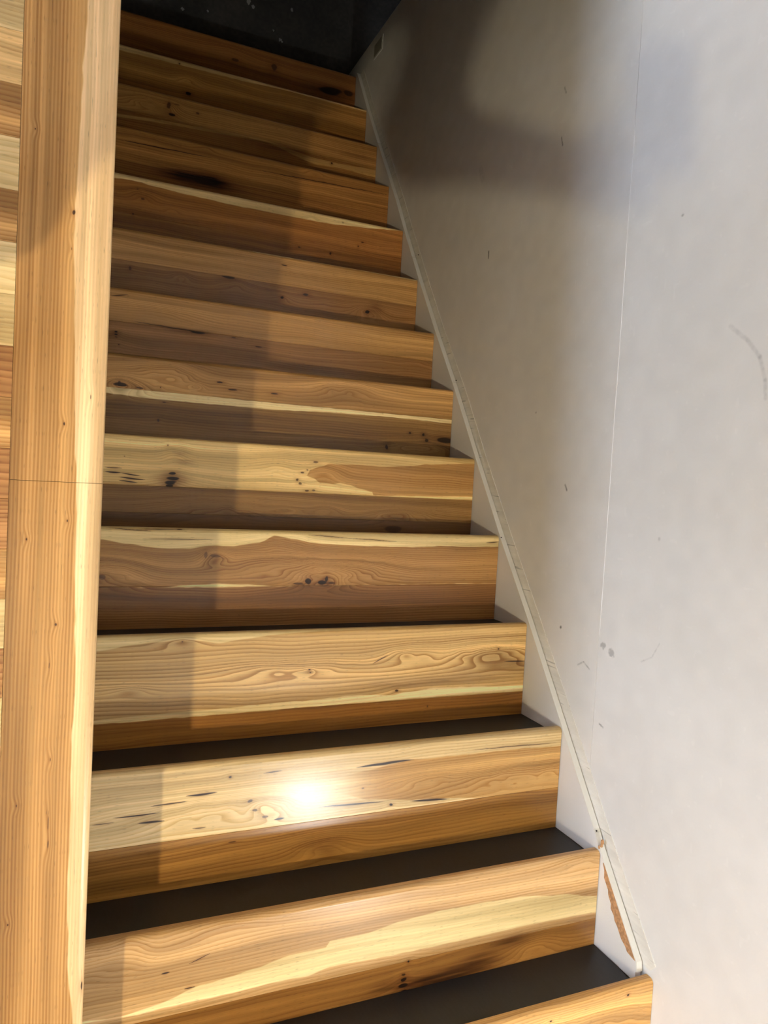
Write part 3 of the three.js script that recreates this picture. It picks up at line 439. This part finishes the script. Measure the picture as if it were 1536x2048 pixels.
{
  const lower = TOP.map(([z, y]) => [z, y - 0.0035]);
  mesh('skirt_board', extrudeZY([...lower, [0.2, -0.045], [0.2, -0.5], [-0.1, -0.55], [-3.39, -2.7]], 0.0004, 0.0178), skirtPaint, trim);
  // thin strips nailed on the top edge, butted end to end
  const cutsZ = [-3.39, -2.876, -2.191, -1.6, -1.03, -0.2865, -0.0165];
  const topAt = z => { for (let i = 1; i < TOP.length; i++) if (z <= TOP[i][0]) { const [a, b] = TOP[i - 1], [c, d] = TOP[i]; return b + (d - b) * (z - a) / (c - a); } return TOP[TOP.length - 1][1]; };
  for (let i = 0; i + 1 < cutsZ.length; i++) {
    const a = cutsZ[i] + 0.0012, b = cutsZ[i + 1], lift = [0.001, 0, 0.0012, 0.0003, 0.0009, 0][i], out = [0, 0.0006, 0, 0.0008, 0, 0.0012][i];
    const mid = TOP.filter(q => q[0] > a && q[0] < b).map(q => q[0]);
    const zs = [a, ...mid, b];
    mesh('cap_strip', extrudeZY([...zs.map(z => [z, topAt(z) + lift]), ...zs.slice().reverse().map(z => [z, topAt(z) - 0.0034])], -0.0004 + out, 0.0179), stripPaint, trim);
  }
  // unpainted filler band on the wall above the strip
  const bandPaint = new THREE.MeshStandardMaterial({ map: texture(1024, 64, (u, v, o) => { const k = 1 + 0.12 * (fbm(u * 60, v * 6, 91) - 0.5) - (noise(u * 240, v * 14, 93) > 0.9 ? 0.18 : 0); o[0] = 226 * k; o[1] = 222 * k; o[2] = 212 * k; }), roughness: 0.8, bumpMap: paintNoise, bumpScale: 0.0006 });
  const upper = TOP.map(([z, y], i) => [z, y + 0.043 + 0.006 * (noise(z * 6, 2, 95) - 0.5)]);
  upper.pop(); upper[upper.length - 1] = [-0.052, 0.004];
  const lo = TOP.map(([z, y]) => [z, y - 0.012]); lo.pop(); lo[lo.length - 1] = [-0.03, -0.052];
  const g = extrudeZY([...upper, [-0.032, -0.012], ...lo.reverse()], 0.0211, WALL + 0.0005);
  mesh('filler_band', g, bandPaint, trim);
  // torn paper face under the last strip
  const torn = new THREE.MeshStandardMaterial({ map: texture(256, 256, (u, v, o) => { const k = 0.8 + 0.45 * fbm(u * 30, v * 30, 101); o[0] = 180 * k; o[1] = 136 * k; o[2] = 96 * k; }), roughness: 0.95 });
  torn.map.repeat.set(6, 6);
  const tz = [[-0.222, -0.182], [-0.205, -0.176], [-0.185, -0.172], [-0.162, -0.156], [-0.15, -0.154], [-0.132, -0.141], [-0.12, -0.139], [-0.109, -0.129], [-0.098, -0.125], [-0.088, -0.111], [-0.073, -0.1], [-0.066, -0.096], [-0.056, -0.079], [-0.047, -0.07], [-0.042, -0.048]];
  const edge = tz.map(([z, y], i) => [z, y + 0.004 * (noise(i * 1.7, 3, 9) - 0.5)]);
  mesh('torn_patch', extrudeZY([...edge, ...edge.slice().reverse().map(([z]) => [z, topAt(z) - 0.0036])], -0.0003, 0.002), torn, trim).userData.label = 'torn brown patch under the white strip';
  const nail = new THREE.MeshStandardMaterial({ color: 0x3a332c, roughness: 0.6 });
  for (const [z, y, x] of [[-2.194, -1.618, 0.016], [-1.606, -1.196, 0.013], [-1.035, -0.79, 0.004], [-0.29, -0.221, 0.004]]) { const n = new THREE.SphereGeometry(0.0026, 8, 6); n.translate(x, y + 0.001, z); mesh('nail_head', n, nail, trim); }
  for (const [x, z, r] of [[0.006, -0.27, 0.006], [0.004, -0.262, 0.005], [-0.004, -0.258, 0.004]]) { const n = new THREE.DodecahedronGeometry(r, 0); n.scale(1, 0.6, 1.4); n.translate(x, -0.196, z); mesh('chip', n, torn, trim); }
}

// ---------------------------------------------------------------- wall plate at the foot of the flight
{
  const t = tag(group('outlet_cover'), 'small rectangular electrical cover plate low on the wall by the bottom step', 'outlet cover');
  t.position.set(WALL - 0.0005, -2.26, -3.405);
  const plate = new THREE.MeshStandardMaterial({ color: new THREE.Color().setRGB(0.3, 0.28, 0.22), roughness: 0.5 }), rim = new THREE.MeshStandardMaterial({ color: new THREE.Color().setRGB(0.62, 0.6, 0.54), roughness: 0.5 });
  const g = new RoundedBoxGeometry(0.006, 0.116, 0.074, 2, 0.002); mesh('plate_rim', g, rim, t);
  const q = new RoundedBoxGeometry(0.004, 0.1, 0.06, 2, 0.0015); q.translate(-0.003, 0, 0); mesh('plate_face', q, plate, t);
}

// ---------------------------------------------------------------- ceiling lamps
function ceilingLamp(x, z, color, nits, glow, size, label) {
  const r = size * 0.58;
  const t = tag(group('ceiling_light'), label, 'ceiling light', 'ceiling lights above the landing');
  t.position.set(x, CEIL, z);
  const ring = new THREE.LatheGeometry([[r, -0.002], [r + 0.002, -0.014], [r + 0.01, -0.016], [r + 0.023, -0.006], [r + 0.026, 0]].map(q => new THREE.Vector2(...q)), 40);
  mesh('lamp_ring', ring, white, t);
  const d = new THREE.CylinderGeometry(r, r, 0.006, 40); d.translate(0, -0.004, 0);
  mesh('lamp_diffuser', d, new THREE.MeshStandardMaterial({ color: 0xffffff, emissive: new THREE.Color(...color), emissiveIntensity: glow, roughness: 0.6 }), t);
  const a = new THREE.RectAreaLight(new THREE.Color(...color), nits, size, size);
  a.position.set(0, -0.02, 0); a.rotation.x = -Math.PI / 2;
  t.add(a); a.name = 'lamp_light';
}
ceilingLamp(-2.41, -0.33, [1, 0.87, 0.57], 4600, 4, 0.06, 'small round flush ceiling light over the upstairs floor');
{ // opal globe on the wall above the landing
  const t = tag(group('wall_sconce'), 'opal glass globe wall light above the landing', 'wall light');
  t.position.set(WALL, 1.67, 0.53);
  const plate = new THREE.CylinderGeometry(0.05, 0.055, 0.015, 32); plate.rotateZ(Math.PI / 2); plate.translate(-0.0075, 0, 0); mesh('back_plate', plate, white, t);
  const arm = new THREE.CylinderGeometry(0.012, 0.012, 0.08, 16); arm.rotateZ(Math.PI / 2); arm.translate(-0.05, 0, 0); mesh('lamp_arm', arm, white, t);
  const globe = new THREE.SphereGeometry(0.06, 32, 20); globe.translate(-0.13, 0, 0);
  mesh('lamp_globe', globe, new THREE.MeshStandardMaterial({ color: 0xffffff, emissive: new THREE.Color(...[0.9, 0.97, 1]), emissiveIntensity: 8, roughness: 0.4 }), t);
  const l = new THREE.PointLight(new THREE.Color(...[0.9, 0.97, 1]), 4.1, 0, 2);
  l.position.set(-0.13, 0, 0); l.shadow.radius = 2.5; l.castShadow = true; l.name = 'lamp_light'; t.add(l);
}

// ---------------------------------------------------------------- the photographer, standing beside the opening; only the shadow shows in the picture
function field(bones, lo, size, cells, blend) {         // tapered capsules joined by a smooth minimum, meshed with marching cubes
  const mc = new MarchingCubes(cells, new THREE.MeshStandardMaterial(), false, false, 400000);
  mc.isolation = 0;
  const n = cells, B = bones.map(([a, b, ra, rb]) => { const d = b.map((v, i) => v - a[i]); return [a, d, d[0] * d[0] + d[1] * d[1] + d[2] * d[2] || 1e-9, ra, rb]; });
  for (let k = 0; k < n; k++) for (let j = 0; j < n; j++) for (let i = 0; i < n; i++) {
    const x = lo[0] + size * (i / n), y = lo[1] + size * (j / n), z = lo[2] + size * (k / n);
    let m = 1e9;
    for (const [a, d, dd, ra, rb] of B) {
      const px = x - a[0], py = y - a[1], pz = z - a[2], t = clamp((px * d[0] + py * d[1] + pz * d[2]) / dd);
      const qx = px - t * d[0], qy = py - t * d[1], qz = pz - t * d[2], q = Math.sqrt(qx * qx + qy * qy + qz * qz) - (ra + (rb - ra) * t);
      if (m > 1e8) m = q; else { const h = clamp(0.5 + 0.5 * (m - q) / blend); m = m + (q - m) * h - blend * h * (1 - h); }
    }
    mc.field[i + j * n + k * n * n] = -m;
  }
  mc.update();
  const c = mc.count, pos = new Float32Array(c * 3), nor = new Float32Array(c * 3);
  for (let i = 0; i < c; i++) {
    for (let q = 0; q < 3; q++) { pos[i * 3 + q] = lo[q] + size * (mc.positionArray[i * 3 + q] + 1) / 2; nor[i * 3 + q] = mc.normalArray[i * 3 + q]; }
  }
  const g = new THREE.BufferGeometry();
  g.setAttribute('position', new THREE.BufferAttribute(pos, 3));
  g.setAttribute('normal', new THREE.BufferAttribute(nor, 3));
  return g;
}
{
  const person = tag(group('person'), 'person in grey t-shirt and dark jeans leaning over the opening with a phone', 'person');
  const S = {
    hipR: [-1.74, 0.9, -1.330], hipL: [-1.75, 0.9, -1.510], kneeR: [-1.65, 0.5, -1.365], kneeL: [-1.66, 0.5, -1.610], ankR: [-1.67, 0.09, -1.410], ankL: [-1.69, 0.09, -1.640],
    toeR: [-1.52, 0.035, -1.390], toeL: [-1.54, 0.035, -1.650], pel: [-1.745, 0.97, -1.420], waist: [-1.735, 1.1, -1.420], chest: [-1.69, 1.3, -1.430], neck: [-1.635, 1.46, -1.380], skull: [-1.575, 1.585, -1.340],
    shR: [-1.68, 1.38, -1.250], shL: [-1.69, 1.38, -1.600], elR: [-1.62, 1.15, -1.115], wrR: [-1.425, 1.275, -1.085], elL: [-1.7, 1.1, -1.690], wrL: [-1.62, 0.88, -1.650],
  };
  const body = [
    [S.hipR, S.kneeR, 0.095, 0.066], [S.hipL, S.kneeL, 0.088, 0.06], [S.kneeR, S.ankR, 0.06, 0.043], [S.kneeL, S.ankL, 0.06, 0.043],
    [[-1.70, 0.05, -1.410], S.toeR, 0.047, 0.035], [[-1.72, 0.05, -1.640], S.toeL, 0.047, 0.035],
    [S.hipR, S.hipL, 0.1, 0.1], [S.pel, S.waist, 0.13, 0.12], [[-1.73, 1.12, -1.380], [-1.685, 1.3, -1.350], 0.125, 0.115], [[-1.735, 1.12, -1.480], [-1.695, 1.3, -1.510], 0.1, 0.11], [S.shR, S.shL, 0.07, 0.07],
    [S.chest, S.neck, 0.09, 0.055], [S.neck, [-1.6, 1.53, -1.360], 0.055, 0.052],
    [S.shR, S.elR, 0.062, 0.054], [S.elR, S.wrR, 0.054, 0.034], [S.shL, S.elL, 0.056, 0.042], [S.elL, S.wrL, 0.041, 0.029],
  ];
  const head = [
    [[-1.60, 1.63, -1.355], [-1.55, 1.6, -1.330], 0.088, 0.082], [[-1.575, 1.58, -1.340], [-1.525, 1.525, -1.315], 0.07, 0.045], [[-1.60, 1.53, -1.360], [-1.58, 1.58, -1.345], 0.052, 0.06],
    [[-1.487, 1.575, -1.295], [-1.478, 1.553, -1.289], 0.011, 0.015], [[-1.5, 1.535, -1.298], [-1.51, 1.53, -1.320], 0.012, 0.012],
    [[-1.56, 1.6, -1.252], [-1.555, 1.57, -1.255], 0.014, 0.009], [[-1.6, 1.6, -1.432], [-1.595, 1.57, -1.427], 0.014, 0.009],
  ];
  // right hand round the lower half of the phone: palm above the edge, fingers under the back, thumb along the side
  const handR = [
    [S.wrR, [-1.395, 1.295, -1.083], 0.028, 0.026], [[-1.398, 1.29, -1.108], [-1.398, 1.285, -1.06], 0.02, 0.019],
    ...[-1.118, -1.098, -1.078, -1.06].flatMap((z, i) => { const l = [0.9, 1, 0.95, 0.8][i]; return [[[-1.39, 1.285, z], [-1.368, 1.276 + 0.003 * i, z], 0.0095, 0.009], [[-1.368, 1.276 + 0.003 * i, z], [-1.368 + 0.032 * l, 1.29, z - 0.002], 0.009, 0.0085], [[-1.368 + 0.032 * l, 1.29, z - 0.002], [-1.368 + 0.056 * l, 1.305, z - 0.003], 0.0085, 0.0075]]; }),
    [[-1.405, 1.295, -1.105], [-1.392, 1.318, -1.125], 0.0125, 0.011], [[-1.392, 1.318, -1.125], [-1.37, 1.332, -1.14], 0.0105, 0.009],
  ];
  const handL = [
    [S.wrL, [-1.6, 0.82, -1.645], 0.028, 0.026], [[-1.62, 0.81, -1.645], [-1.58, 0.81, -1.645], 0.02, 0.02],
    ...[-1.63, -1.608, -1.588, -1.57].flatMap((x, i) => { const l = [0.8, 0.95, 1, 0.9][i]; return [[[x, 0.8, -1.645], [x, 0.8 - 0.045 * l, -1.640], 0.0095, 0.009], [[x, 0.8 - 0.045 * l, -1.640], [x, 0.8 - 0.075 * l, -1.628], 0.009, 0.0078]]; }),
    [[-1.585, 0.845, -1.640], [-1.558, 0.81, -1.625], 0.012, 0.0105], [[-1.558, 0.81, -1.625], [-1.552, 0.782, -1.618], 0.01, 0.0085],
  ];
  const parts = [field(body, [-2.55, -0.03, -2.4], 1.6, 112, 0.05), field(head, [-1.75, 1.4, -1.51], 0.34, 96, 0.02), field(handR, [-1.5, 1.18, -1.2], 0.22, 72, 0.006), field(handL, [-1.7, 0.7, -1.74], 0.2, 66, 0.006)];
  const g = mergeGeometries(parts), p = g.attributes.position, col = new Float32Array(p.count * 3);
  const skin = [0.55, 0.33, 0.23], shirt = [0.2, 0.21, 0.23], jeans = [0.035, 0.045, 0.08], boot = [0.06, 0.04, 0.025];
  for (let i = 0; i < p.count; i++) {
    const x = p.getX(i), y = p.getY(i), z = p.getZ(i);
    const fore = (z > -1.16 && y < 1.3 && y > 1.0) || (y < 1.16 && z < -1.645 && y > 0.6 && x > -1.68) || (y < 0.93 && y > 0.6 && x > -1.645 && z < -1.6);
    const c = y < 0.085 ? boot : fore ? skin : y < 0.98 ? jeans : y > 1.475 || (z > -1.2 && y > 1.2 && x > -1.5) ? skin : shirt;
    col.set(c, i * 3);
  }
  g.setAttribute('color', new THREE.BufferAttribute(col, 3));
  mesh('body', g, new THREE.MeshStandardMaterial({ vertexColors: true, roughness: 0.8 }), person);
  const hair = field([[[-1.61, 1.665, -1.360], [-1.575, 1.665, -1.340], 0.078, 0.07], [[-1.64, 1.63, -1.370], [-1.635, 1.58, -1.375], 0.072, 0.06]], [-1.75, 1.48, -1.51], 0.3, 72, 0.03);
  mesh('hair', hair, new THREE.MeshStandardMaterial({ color: new THREE.Color().setRGB(0.04, 0.025, 0.015), roughness: 0.9 }), person);
  const eyeWhite = new THREE.MeshStandardMaterial({ color: 0xe8e4de, roughness: 0.3 });
  for (const [x, y, z] of [[-1.497, 1.588, -1.267], [-1.513, 1.588, -1.328]]) { const e = new THREE.SphereGeometry(0.011, 14, 10); e.translate(x, y, z); mesh('eye', e, eyeWhite, person); }

  const phone = tag(group('phone'), 'dark smartphone held out over the stair opening', 'phone');
  phone.position.copy(camera.position).add(new THREE.Vector3(0.0018, 0.0035, 0.0548)).addScaledVector(new THREE.Vector3(-0.392, 0.91882, -0.045889), 0.009);
  phone.quaternion.copy(camera.quaternion);
  mesh('phone_case', new RoundedBoxGeometry(0.074, 0.15, 0.009, 3, 0.004), new THREE.MeshStandardMaterial({ color: 0x17181a, roughness: 0.45 }), phone);
  const sc = new THREE.BoxGeometry(0.066, 0.14, 0.0006); sc.translate(0, 0, 0.0047);
  mesh('phone_screen', sc, new THREE.MeshStandardMaterial({ color: 0x050506, roughness: 0.15 }), phone);
  const ln = new THREE.CylinderGeometry(0.006, 0.006, 0.002, 24); ln.rotateX(Math.PI / 2); ln.translate(0, 0.055, -0.0048);
  mesh('phone_lens', ln, new THREE.MeshStandardMaterial({ color: 0x08090b, roughness: 0.1 }), phone);
}

renderer.render(scene, camera);
